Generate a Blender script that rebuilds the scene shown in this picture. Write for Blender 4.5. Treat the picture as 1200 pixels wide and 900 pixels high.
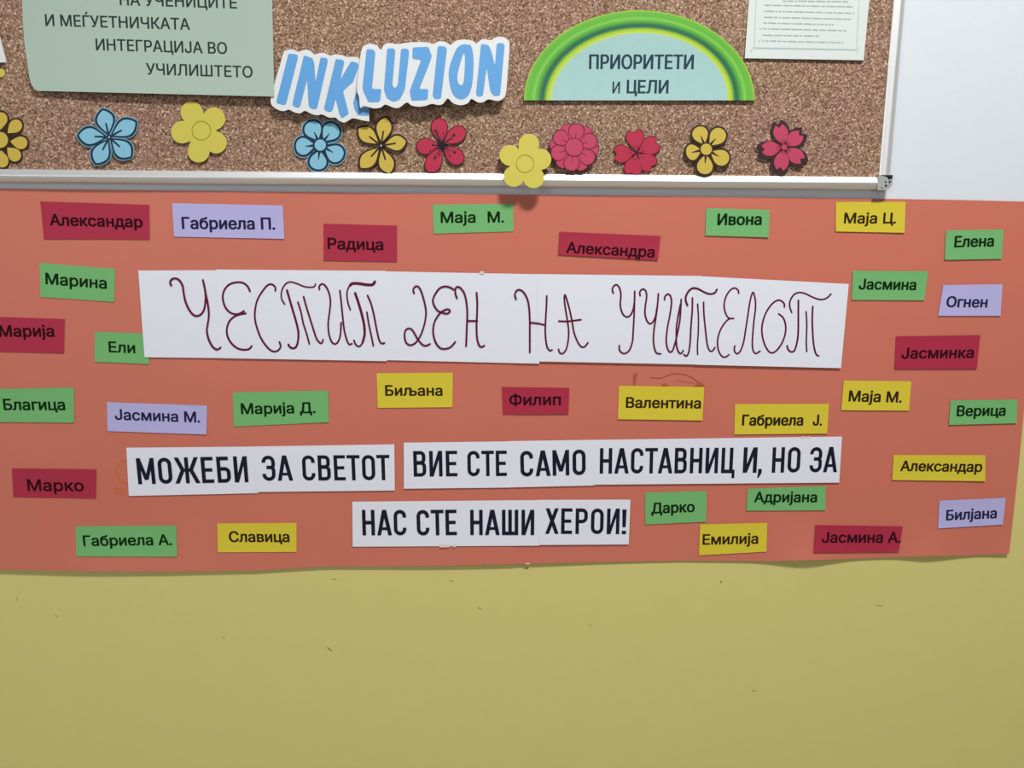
import bpy, math, random
from mathutils import Vector, Matrix
from mathutils.geometry import tessellate_polygon, delaunay_2d_cdt

for o in list(bpy.data.objects):
    bpy.data.objects.remove(o)
S = bpy.context.scene
COL = S.collection
rnd = random.Random(7)

# ------------------------------------------------------------------ camera
FPX = 900.0                                   # focal length in pixels of a 1200x900 frame
cam_data = bpy.data.cameras.new('camera')
cam_data.sensor_width = 36.0
cam_data.lens = FPX / 1200.0 * 36.0
cam_data.clip_start = 0.05
cam = bpy.data.objects.new('camera', cam_data)
COL.objects.link(cam)
CAM_LOC = Vector((0.0, -1.45, 1.55))
PITCH, YAW = math.radians(9.8), math.radians(2.6)
CAM_ROT = Matrix.Rotation(-YAW, 3, 'Z') @ Matrix.Rotation(math.pi / 2 - PITCH, 3, 'X')
cam.matrix_world = Matrix.Translation(CAM_LOC) @ CAM_ROT.to_4x4()
S.camera = cam

# ------------------------------------------------------------------ light
S.view_settings.view_transform = 'Standard'
S.view_settings.look = 'None'
S.view_settings.gamma = 1.0
S.view_settings.use_curve_mapping = False
S.view_settings.exposure = 0.0
world = bpy.data.worlds.new('room_light')
S.world = world
world.use_nodes = True
bg = world.node_tree.nodes['Background']
bg.inputs[0].default_value = (0.95, 0.98, 1.0, 1)
bg.inputs[1].default_value = 0.20


def area(name, loc, target, sx, sy, power, col=(1, 1, 1)):
    d = bpy.data.lights.new(name, 'AREA')
    d.shape = 'RECTANGLE'
    d.size, d.size_y = sx, sy
    d.energy = power
    d.color = col
    o = bpy.data.objects.new(name, d)
    COL.objects.link(o)
    o.location = loc
    o.rotation_euler = (Vector(target) - Vector(loc)).to_track_quat('-Z', 'Y').to_euler()
    return o


area('ceiling_lamp', (0.75, -2.0, 4.2), (0.0, 0.0, 1.2), 0.7, 0.3, 118, (1.0, 0.985, 0.96))
area('window_light', (-2.6, -4.2, 2.2), (0.0, 0.0, 1.1), 2.2, 1.6, 36, (0.93, 0.97, 1.0))

# ------------------------------------------------------------------ helpers
def P(px, py, off=0.0):
    """the point of the wall (or `off` metres in front of it) seen at a pixel of the 1200x900 photograph"""
    d = CAM_ROT @ Vector(((px - 600.0) / FPX, (450.0 - py) / FPX, -1.0))
    t = (-off - CAM_LOC.y) / d.y
    return CAM_LOC + d * t


def s2l(c):
    c = c / 255.0
    return c / 12.92 if c <= 0.04045 else ((c + 0.055) / 1.055) ** 2.4


ILLUM = 0.81


def alb(rgb, k=1.0):
    return tuple(min(0.9, s2l(v) / ILLUM * k) for v in rgb) + (1.0,)


MATS = {}


def mat(name, rgb, rough=0.7, spec=0.3, metal=0.0, grain=0.03, scale=60.0, bump=0.0, k=1.0):
    if name in MATS:
        return MATS[name]
    m = bpy.data.materials.new(name)
    m.use_nodes = True
    nt = m.node_tree
    b = nt.nodes['Principled BSDF']
    b.inputs['Roughness'].default_value = rough
    b.inputs['Specular IOR Level'].default_value = spec
    b.inputs['Metallic'].default_value = metal
    c = alb(rgb, k)
    tc = nt.nodes.new('ShaderNodeTexCoord')
    n = nt.nodes.new('ShaderNodeTexNoise')
    n.inputs['Scale'].default_value = scale
    n.inputs['Detail'].default_value = 4
    nt.links.new(tc.outputs['Object'], n.inputs['Vector'])
    mx = nt.nodes.new('ShaderNodeMixRGB')
    mx.inputs[1].default_value = tuple(v * (1 - grain) for v in c[:3]) + (1,)
    mx.inputs[2].default_value = tuple(v * (1 + grain) for v in c[:3]) + (1,)
    nt.links.new(n.outputs[0], mx.inputs[0])
    nt.links.new(mx.outputs[0], b.inputs['Base Color'])
    if bump:
        bp = nt.nodes.new('ShaderNodeBump')
        bp.inputs['Strength'].default_value = bump
        bp.inputs['Distance'].default_value = 0.002
        nt.links.new(n.outputs[0], bp.inputs['Height'])
        nt.links.new(bp.outputs[0], b.inputs['Normal'])
    MATS[name] = m
    return m


class Geo:
    """collects faces (each with a material slot) for ONE mesh object"""

    def __init__(self):
        self.v, self.f, self.m, self.flat = [], [], [], set()

    def face(self, pts, mi=0):
        n = len(self.v)
        self.v += [Vector(p) for p in pts]
        self.f.append(tuple(range(n, n + len(pts))))
        self.m.append(mi)

    def poly(self, pts, off, eps=0.0, holes=(), mi=0):
        """flat polygon given in pixels, laid at off(px, py)+eps"""
        loops = [[Vector((x, -y, 0)) for x, y in pts]] + [[Vector((x, -y, 0)) for x, y in h] for h in holes]
        flat = [p for l in loops for p in l]
        n = len(self.v)
        self.v += [P(p.x, -p.y, off(p.x, -p.y) + eps) for p in flat]
        for t in tessellate_polygon(loops):
            self.f.append(tuple(n + i for i in t))
            self.m.append(mi)

    def solid(self, pts, off, th=0.0006, holes=(), mi=0, eps=0.0):
        self.poly(pts, off, eps, holes, mi)
        self.poly(pts, off, eps - th, holes, mi)
        for l in [pts] + list(holes):
            for i in range(len(l)):
                (x0, y0), (x1, y1) = l[i - 1], l[i]
                a, b = off(x0, y0) + eps, off(x1, y1) + eps
                self.face([P(x0, y0, a), P(x1, y1, b), P(x1, y1, b - th), P(x0, y0, a - th)], mi)

    def sheet(self, xy, nu, nv, off, th=0.0005, mi=0, eps=0.0):
        """curved paper: xy(u, v) gives the pixel, off its distance from the wall"""
        idx = {}
        for s in (0, 1):
            for i in range(nu + 1):
                for j in range(nv + 1):
                    x, y = xy(i / nu, j / nv)
                    idx[s, i, j] = len(self.v)
                    self.v.append(P(x, y, off(x, y) + eps - s * th))
        for s in (0, 1):
            for i in range(nu):
                for j in range(nv):
                    self.f.append((idx[s, i, j], idx[s, i, j + 1], idx[s, i + 1, j + 1], idx[s, i + 1, j]))
                    self.m.append(mi)
        rim = [(i, 0) for i in range(nu)] + [(nu, j) for j in range(nv)] + \
              [(i, nv) for i in range(nu, 0, -1)] + [(0, j) for j in range(nv, 0, -1)]
        for k in range(len(rim)):
            a, b = rim[k - 1], rim[k]
            self.flat.add(len(self.f))
            self.face([self.v[i] for i in (idx[(0,) + a], idx[(0,) + b], idx[(1,) + b], idx[(1,) + a])], mi)

    def ribbon(self, pts, w, off, eps=0.0002, closed=False, caps=True, mi=0):
        """pen stroke: pixels, width in pixels (number or list)"""
        n = len(pts)
        ws = w if isinstance(w, (list, tuple)) else [w] * n
        L, R = [], []
        for i in range(n):
            a = pts[i - 1] if (i or closed) else pts[0]
            b = pts[(i + 1) % n] if (i < n - 1 or closed) else pts[-1]
            dx, dy = b[0] - a[0], b[1] - a[1]
            l = math.hypot(dx, dy) or 1
            nx, ny = -dy / l * ws[i] / 2, dx / l * ws[i] / 2
            L.append((pts[i][0] + nx, pts[i][1] + ny))
            R.append((pts[i][0] - nx, pts[i][1] - ny))
        for i in range(n if closed else n - 1):
            j = (i + 1) % n
            self.face([P(x, y, off(x, y) + eps) for x, y in (L[i], L[j], R[j], R[i])], mi)
        if caps and not closed:
            for i in (0, n - 1):
                r = ws[i] / 2
                self.face([P(x, y, off(x, y) + eps + 2e-5) for x, y in
                           [(pts[i][0] + r * math.cos(k * math.pi / 5), pts[i][1] + r * math.sin(k * math.pi / 5)) for k in range(10)]], mi)

    def disc(self, cx, cy, r, off, eps=0.0002, n=20, mi=0, ry=None):
        ry = ry or r
        self.poly([(cx + r * math.cos(2 * math.pi * k / n), cy + ry * math.sin(2 * math.pi * k / n)) for k in range(n)], off, eps, (), mi)

    def box(self, x0, x1, y0, y1, z0, z1, mi=0):
        c = [(x, y, z) for x in (x0, x1) for y in (y0, y1) for z in (z0, z1)]
        for q in ((0, 1, 3, 2), (4, 6, 7, 5), (0, 4, 5, 1), (2, 3, 7, 6), (0, 2, 6, 4), (1, 5, 7, 3)):
            self.face([c[k] for k in q], mi)

    def build(self, name, mats, parent=None, origin=None, smooth=False):
        if origin is None:
            if parent is not None:
                origin = Vector(parent.location)
                up = parent.parent
                while up is not None:
                    origin += up.location
                    up = up.parent
            else:
                xs, ys, zs = zip(*self.v)
                origin = Vector(((min(xs) + max(xs)) / 2, max(ys), (min(zs) + max(zs)) / 2))
        me = bpy.data.meshes.new(name)
        me.from_pydata([v - origin for v in self.v], [], self.f)
        for m in (mats if isinstance(mats, (list, tuple)) else [mats]):
            me.materials.append(m)
        me.polygons.foreach_set('material_index', self.m)
        if smooth:
            me.polygons.foreach_set('use_smooth', [i not in self.flat for i in range(len(me.polygons))])
        me.update()
        o = bpy.data.objects.new(name, me)
        COL.objects.link(o)
        if parent is not None:
            o.parent = parent
        else:
            o.location = origin
        return o


def tag(o, label, cat, group=None, kind=None):
    if label:
        o['label'] = label
    if cat:
        o['category'] = cat
    if group:
        o['group'] = group
    if kind:
        o['kind'] = kind
    return o


def empty(name, loc):
    o = bpy.data.objects.new(name, None)
    o.empty_display_size = 0.02
    COL.objects.link(o)
    o.location = loc
    return o


def smooth_line(pts, n=6):
    """Catmull-Rom through the points"""
    out = []
    q = [pts[0]] + list(pts) + [pts[-1]]
    for i in range(1, len(q) - 2):
        p0, p1, p2, p3 = q[i - 1], q[i], q[i + 1], q[i + 2]
        for k in range(n):
            t = k / n
            out.append(tuple(0.5 * (2 * p1[d] + (p2[d] - p0[d]) * t + (2 * p0[d] - 5 * p1[d] + 4 * p2[d] - p3[d]) * t * t
                                    + (3 * p1[d] - p0[d] - 3 * p2[d] + p3[d]) * t ** 3) for d in (0, 1)))
    out.append(tuple(pts[-1]))
    return out


def smooth_loop(pts, n=4):
    out = []
    m = len(pts)
    for i in range(m):
        p0, p1, p2, p3 = pts[i - 1], pts[i], pts[(i + 1) % m], pts[(i + 2) % m]
        for k in range(n):
            t = k / n
            out.append(tuple(0.5 * (2 * p1[d] + (p2[d] - p0[d]) * t + (2 * p0[d] - 5 * p1[d] + 4 * p2[d] - p3[d]) * t * t
                                    + (3 * p1[d] - p0[d] - 3 * p2[d] + p3[d]) * t ** 3) for d in (0, 1)))
    return out


def inter(pl, x):
    for (x0, y0), (x1, y1) in zip(pl, pl[1:]):
        if x <= x1:
            return y0 + (y1 - y0) * (x - x0) / (x1 - x0)
    return pl[-1][1]


# lettering from Blender's built-in font ------------------------------------
FONT_CACHE = {}


def winding(p, loops):
    w = 0
    for l in loops:
        for (x0, y0), (x1, y1) in zip(l, l[1:] + l[:1]):
            if (y0 > p[1]) != (y1 > p[1]) and p[0] < (x1 - x0) * (p[1] - y0) / (y1 - y0) + x0:
                w += 1 if y1 > y0 else -1
    return w


def font_mesh(body):
    """vertices and triangles of a word; every outline is filled by itself, so that overlapping strokes stay clean"""
    if body in FONT_CACHE:
        return FONT_CACHE[body]
    c = bpy.data.curves.new('lettering', 'FONT')
    c.body = body
    c.resolution_u = 3
    c.fill_mode = 'NONE'
    o = bpy.data.objects.new('lettering', c)
    COL.objects.link(o)
    me = bpy.data.meshes.new_from_object(o.evaluated_get(bpy.context.evaluated_depsgraph_get()))
    nxt = {}
    for e in me.edges:
        nxt.setdefault(e.vertices[0], []).append(e.vertices[1])
        nxt.setdefault(e.vertices[1], []).append(e.vertices[0])
    left, loops = set(nxt), []
    for i0 in range(len(me.vertices)):
        if i0 not in left:
            continue
        loop, prev, cur = [], None, i0
        # walk in index order, which keeps the direction of the outline
        while cur in left:
            left.discard(cur)
            loop.append((me.vertices[cur].co.x, me.vertices[cur].co.y))
            n = [k for k in nxt[cur] if k != prev]
            if prev is None:
                n = [cur + 1] if cur + 1 in nxt[cur] else n
            prev, cur = cur, n[0]
        loops.append(loop)
    pts, edges = [], []
    for l in loops:
        n = len(pts)
        pts += [Vector(p) for p in l]
        edges += [(n + i, n + (i + 1) % len(l)) for i in range(len(l))]
    out = delaunay_2d_cdt(pts, edges, [], 0, 1e-6)
    vs, fs = [(p.x, p.y) for p in out[0]], []
    for f in out[2]:                              # keep the triangles that the outlines wind around
        c_ = [sum(vs[i][d] for i in f) / len(f) for d in (0, 1)]
        if winding(c_, loops):
            fs.append(tuple(f))
    FONT_CACHE[body] = (vs, fs)
    bpy.data.objects.remove(o)
    bpy.data.curves.remove(c)
    bpy.data.meshes.remove(me)
    return FONT_CACHE[body]


def write(geo, body, xl, yl, xr, yr, cap, off, bold=0.232, eps=0.0002):
    """print a word between two pixels of its baseline with a capital height in pixels; bold = stem width / capital height"""
    vs, fs = font_mesh(body)
    y1 = 0.682                                    # capital height of the font
    x0, x1 = min(v[0] for v in vs), max(v[0] for v in vs)
    s = (yr - yl) / (xr - xl)
    stem = 0.098 * (xr - xl) / (x1 - x0)
    dx = max(0.0, (bold * cap - stem) / 2)
    dy = max(0.0, (bold * 0.80 * cap - 0.088 / y1 * cap) / 2)
    for k in range(9):
        ox, oy = (0, 0) if k == 8 else (dx * round(math.cos(k * math.pi / 4) * 1.15, 2), dy * round(math.sin(k * math.pi / 4) * 1.15, 2))
        ox, oy = max(-dx, min(dx, ox)), max(-dy, min(dy, oy))
        n = len(geo.v)
        for x, y in vs:
            u = (x - x0) / (x1 - x0)
            v = dy + y / y1 * (cap - 2 * dy) + oy
            bx = xl + dx + u * (xr - xl - 2 * dx) + ox
            by = yl + (bx - xl) * s
            px, py = bx + v * (s + (bx - 600) / 5200.0), by - v
            geo.v.append(P(px, py, off(px, py) + eps + k * 1.2e-5))
        for f in fs:
            geo.f.append(tuple(n + i for i in f))
            geo.m.append(0)


# ------------------------------------------------------------------ the wall
def wall_material(name, rgb, scale, k):
    m = mat(name, rgb, k=k, rough=0.55, spec=0.35, grain=0.02, scale=scale, bump=0.12)
    return m


m_white_wall = wall_material('white_wall_paint', (218, 225, 232), 45, 0.8)
m_yellow_wall = wall_material('yellow_oil_paint', (184, 176, 110), 30, 1.14)
m_chip = mat('chipped_paint', (120, 105, 60))
z_dado = P(1200, 372).z
g = Geo()
g.box(-3.5, 3.5, 0.0, 0.15, z_dado, 3.4, 0)
g.box(-3.5, 3.5, 0.0, 0.15, 0.0, z_dado, 1)
wall = tag(g.build('wall_back', [m_white_wall, m_yellow_wall], origin=Vector((0, 0.15, 0))), None, None, kind='structure')
g = Geo()
zero = lambda x, y: 0.0
for x, y, l, a, w in ((386.5, 761, 8, 35, 1.3), (845, 682, 2.5, 60, 1.6), (562, 713, 5, 20, 0.9), (392, 679, 6, 8, 0.8),
                      (529, 681, 5, 15, 0.8), (20, 702, 5, 85, 0.7), (66, 722, 4, 60, 0.8), (262, 747, 4, 10, 0.7),
                      (1031, 710, 9, 3, 0.7), (884, 810, 7, 4, 0.7), (692, 733, 6, 20, 0.6), (618, 666, 2.5, 30, 1.5)):
    c, s_ = math.cos(math.radians(a)) * l / 2, math.sin(math.radians(a)) * l / 2
    g.ribbon([(x - c, y - s_), (x, y), (x + c, y + s_)], [w * 0.5, w, w * 0.3], zero, 0.0003)
g.build('paint_chips', m_chip, wall)
m_floor = mat('grey_floor', (150, 140, 125), grain=0.15, scale=20)
g = Geo()
g.box(-3.5, 3.5, -5.0, 0.15, -0.1, 0.0)
tag(g.build('floor', m_floor), None, None, kind='structure')

# ------------------------------------------------------------------ the pin board
CORK = 0.012                                   # cork surface in front of the wall


def cork_material():
    m = bpy.data.materials.new('cork')
    m.use_nodes = True
    nt = m.node_tree
    b = nt.nodes['Principled BSDF']
    b.inputs['Roughness'].default_value = 0.9
    b.inputs['Specular IOR Level'].default_value = 0.1
    tc = nt.nodes.new('ShaderNodeTexCoord')
    vo = nt.nodes.new('ShaderNodeTexVoronoi')
    vo.inputs['Scale'].default_value = 430
    nt.links.new(tc.outputs['Object'], vo.inputs['Vector'])
    sep = nt.nodes.new('ShaderNodeSeparateColor')
    nt.links.new(vo.outputs['Color'], sep.inputs[0])
    rp = nt.nodes.new('ShaderNodeValToRGB')
    nt.links.new(sep.outputs[0], rp.inputs[0])
    cr = rp.color_ramp
    cols = [(0.0, (92, 68, 56)), (0.16, (122, 94, 79)), (0.42, (146, 116, 99)), (0.7, (160, 130, 111)), (0.88, (184, 155, 132)), (1.0, (216, 194, 168))]
    cr.elements[0].position, cr.elements[0].color = cols[0][0], alb(cols[0][1], 0.8)
    cr.elements[1].position, cr.elements[1].color = cols[-1][0], alb(cols[-1][1], 0.8)
    for p, c in cols[1:-1]:
        e = cr.elements.new(p)
        e.color = alb(c, 0.8)
    n = nt.nodes.new('ShaderNodeTexNoise')
    n.inputs['Scale'].default_value = 5
    n.inputs['Detail'].default_value = 3
    nt.links.new(tc.outputs['Object'], n.inputs['Vector'])
    tint = nt.nodes.new('ShaderNodeValToRGB')
    tint.color_ramp.elements[0].position, tint.color_ramp.elements[0].color = 0.35, (1.0, 0.94, 0.97, 1)
    tint.color_ramp.elements[1].position, tint.color_ramp.elements[1].color = 0.65, (1.0, 1.02, 0.93, 1)
    nt.links.new(n.outputs[0], tint.inputs[0])
    mul = nt.nodes.new('ShaderNodeMixRGB')
    mul.blend_type = 'MULTIPLY'
    mul.inputs[0].default_value = 1
    nt.links.new(rp.outputs[0], mul.inputs[1])
    nt.links.new(tint.outputs[0], mul.inputs[2])
    nt.links.new(mul.outputs[0], b.inputs['Base Color'])
    bp = nt.nodes.new('ShaderNodeBump')
    bp.inputs['Strength'].default_value = 0.35
    bp.inputs['Distance'].default_value = 0.001
    nt.links.new(sep.outputs[1], bp.inputs['Height'])
    nt.links.new(bp.outputs[0], b.inputs['Normal'])
    return m


m_cork = cork_material()
m_alu = mat('brushed_aluminium', (226, 230, 236), rough=0.42, spec=0.5, metal=0.75, grain=0.02, scale=200)
m_cap = mat('grey_plastic', (152, 153, 150), rough=0.6, grain=0.3, scale=300)
m_hole = mat('dark_recess', (26, 28, 34), rough=0.9)

B_r = P(1029.5, 208.6, CORK)                  # inner lower right corner of the cork
B_l = P(0, 199.2, CORK)
bu = (B_r - B_l).normalized()
bv = Vector((-bu.z, 0, bu.x))
BW, BH = 2.3, 1.2


def board_pt(a, b, off):                       # a metres left of / b metres above the inner lower right corner
    p = B_r - bu * a + bv * b
    return Vector((p.x, -off, p.z))


board = empty('notice_board', Vector((B_r.x - BW / 2, 0, B_r.z)))
tag(board, 'long brown cork notice board with silver frame above the coral banner', 'notice board')
g = Geo()
c = [board_pt(a, b, o) for o in (0.001, CORK) for a, b in ((0, 0), (BW, 0), (BW, BH), (0, BH))]
g.face(c[4:8])
g.face(c[0:4])
for i in range(4):
    g.face([c[i], c[(i + 1) % 4], c[4 + (i + 1) % 4], c[4 + i]])
g.build('cork_panel', m_cork, board)
# frame profile: (distance out from the cork edge, distance from the wall)
PROF = [(-0.0012, 0.011), (-0.0012, 0.0160), (0.0005, 0.0172), (0.004, 0.0186), (0.008, 0.0204), (0.0095, 0.0208), (0.0110, 0.0206), (0.0150, 0.0188),
        (0.0190, 0.0164), (0.0205, 0.0142), (0.0205, 0.006), (0.019, 0.0008), (0.0, 0.0008)]


def rail(f0, f1, name='frame_rail'):
    g = Geo()
    a = [f0(d, o) for d, o in PROF]
    b = [f1(d, o) for d, o in PROF]
    n = len(PROF)
    for i in range(n):
        j = (i + 1) % n
        g.face([a[i], a[j], b[j], b[i]])
    g.face(a)
    g.face(b)
    return g.build(name, m_alu, board)


rail(lambda d, o: board_pt(0.004, -d, o), lambda d, o: board_pt(BW - 0.004, -d, o))
rail(lambda d, o: board_pt(-d, 0.003, o), lambda d, o: board_pt(-d, BH - 0.004, o))
rail(lambda d, o: board_pt(0.004, BH + d, o), lambda d, o: board_pt(BW - 0.004, BH + d, o))
rail(lambda d, o: board_pt(BW + d, 0.004, o), lambda d, o: board_pt(BW + d, BH - 0.004, o))


def corner_cap(ax, by, sa, sb):
    g = Geo()
    r = 0.0225
    out = [(0.005, 0.005), (-r, 0.005)]
    for k in range(7):
        t = k / 6 * math.pi / 2
        out.append((-r + 0.014 - 0.014 * math.cos(t), -r + 0.014 - 0.014 * math.sin(t)))
    out.append((0.005, -r))
    fr = [board_pt(ax + sa * a, by + sb * b, 0.0212) for a, b in out]
    bk = [Vector((p.x, -0.0008, p.z)) for p in fr]
    g.face(fr)
    g.face(bk)
    for i in range(len(fr)):
        g.face([fr[i - 1], fr[i], bk[i], bk[i - 1]])
    cp = g.build('corner_cap', m_cap, board)
    cp['label'] = 'grey plastic corner cap with dark holes'
    g = Geo()
    tri = [(0.001, 0.0045), (-r + 0.001, 0.0045), (-r + 0.0015, -0.002), (-r + 0.008, -0.0035), (-r + 0.012, 0.0012)]
    g.face([board_pt(ax + sa * a, by + sb * b, 0.0215) for a, b in tri])
    for a, b, q in ((-0.017, -0.0075, 0.0022), (-0.0105, -0.0145, 0.0022), (-0.009, -0.008, 0.0017), (-0.003, -0.0185, 0.0012)):
        g.face([board_pt(ax + sa * (a + q * math.cos(k * math.pi / 6)), by + sb * (b + q * math.sin(k * math.pi / 6)), 0.0215) for k in range(12)])
    g.build('hole', m_hole, cp)


corner_cap(0, 0, 1, 1)
corner_cap(BW, 0, -1, 1)
corner_cap(0, BH, 1, -1)
corner_cap(BW, BH, -1, -1)

# ------------------------------------------------------------------ the coral banner
m_coral = mat('coral_paper', (185, 104, 86), rough=0.5, spec=0.35, grain=0.035, scale=6)
m_white = mat('white_paper', (208, 211, 226), rough=0.6, spec=0.3, grain=0.01)
TOP = [(-40, 220.5), (0, 221), (300, 224.5), (603, 228), (1040, 233), (1120, 234.2), (1200, 236.2), (1216, 236.6)]
BOT = [(-40, 667), (0, 667.4), (100, 669.3), (200, 669.8), (300, 668.6), (380, 664), (500, 663.2), (600, 661.2), (700, 658.8), (800, 657),
       (907, 657.5), (960, 656), (1030, 654), (1066, 652), (1139, 650.6), (1182, 649)]


def g_(x, c, s):
    return math.exp(-((x - c) / s) ** 2)


def banner_off(x, y):
    o = 0.0036 + 0.0006 * math.sin(x / 47.0 + y / 90.0) + 0.0005 * math.sin(x / 113.0 - y / 60.0 + 1)
    k = max(0.0, (y - 590.0) / 66.0) ** 2
    o += k * (0.0015 + 0.010 * g_(x, 948, 38) + 0.009 * g_(x, 1090, 34) + 0.003 * g_(x, 130, 130) + 0.002 * g_(x, 520, 120) + 0.003 * g_(x, 1178, 16))
    return o


def banner_left_xy(u, v):
    x = -40 + u * 643.6
    return x, inter(TOP, x) + v * (inter(BOT, x) - inter(TOP, x))


def banner_right_xy(u, v):
    xt = 598 + u * (1216 - 598)
    xb = 598 + u * (1182.5 - 598)
    yt, yb = inter(TOP, xt), inter(BOT, xb)
    bow = 4.0 * math.sin(math.pi * v) * u ** 6
    return xt + (xb - xt) * v + bow, yt + (yb - yt) * v


banner = empty('coral_banner', P(600, 660, 0))
tag(banner, 'wide coral paper banner of two joined sheets below the cork board', 'banner')
g = Geo()
g.sheet(banner_left_xy, 120, 60, banner_off)
g.build('paper_sheet', m_coral, banner, smooth=True)
g = Geo()
g.sheet(banner_right_xy, 120, 60, banner_off, eps=-0.0007)
g.build('paper_sheet', m_coral, banner, smooth=True)
m_mark = mat('red_marker_trace', (166, 76, 54))
m_mark2 = mat('orange_marker_trace', (186, 98, 58))
sc = lambda pts, k, ox, oy: [(x / k + ox, y / k + oy) for x, y in pts]
K = 8.571


def trace(m, label, poly=None, line=None, w=1.0, k=K, ox=720, oy=430):
    g = Geo()
    if poly:
        g.poly(sc(poly, k, ox, oy), banner_off, 0.0003)
    else:
        g.ribbon(smooth_line(sc(line, k, ox, oy)), w, banner_off)
    g.build('marker_trace', m, banner)['label'] = label


trace(m_mark, 'faint red curved pen mark above a yellow card', line=[(360, 105), (440, 112), (500, 100), (560, 75), (620, 65), (690, 72), (760, 95), (820, 135), (880, 180)], w=0.7)
trace(m_mark, 'faint thin red pen mark above a yellow card', line=[(620, 135), (720, 150), (810, 160)], w=0.4)
for q in ([(800, 195), (845, 145), (885, 165), (907, 195)], [(465, 186), (500, 165), (548, 190)], [(190, 72), (215, 62), (234, 70), (203, 190), (192, 190)]):
    trace(m_mark, 'faint red pen blot above a yellow card', poly=q)
trace(m_mark2, 'faint orange pen arc beside a white strip', line=[(360, 255), (300, 270), (250, 310), (205, 400), (225, 480), (280, 560), (360, 610)], w=2.4, k=12.86, ox=120, oy=520)
trace(m_mark2, 'faint orange pen blot beside a white strip', poly=[(195, 660), (330, 690), (330, 755), (200, 750)], k=12.86, ox=120, oy=520)
m_tape = mat('cloudy_tape', (205, 190, 186), rough=0.3)


def tape(parent, x, y, w, h, off, e=0.0006):
    g = Geo()
    g.solid([(x - w / 2, y - h / 2), (x + w / 2, y - h / 2 - 0.3), (x + w / 2, y + h / 2), (x - w / 2, y + h / 2 + 0.3)], off, 0.0002, eps=e)
    g.build('tape_piece', m_tape, parent)


tape(banner, 618.5, 660.5, 5, 1.2, banner_off, 0.001)

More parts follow.
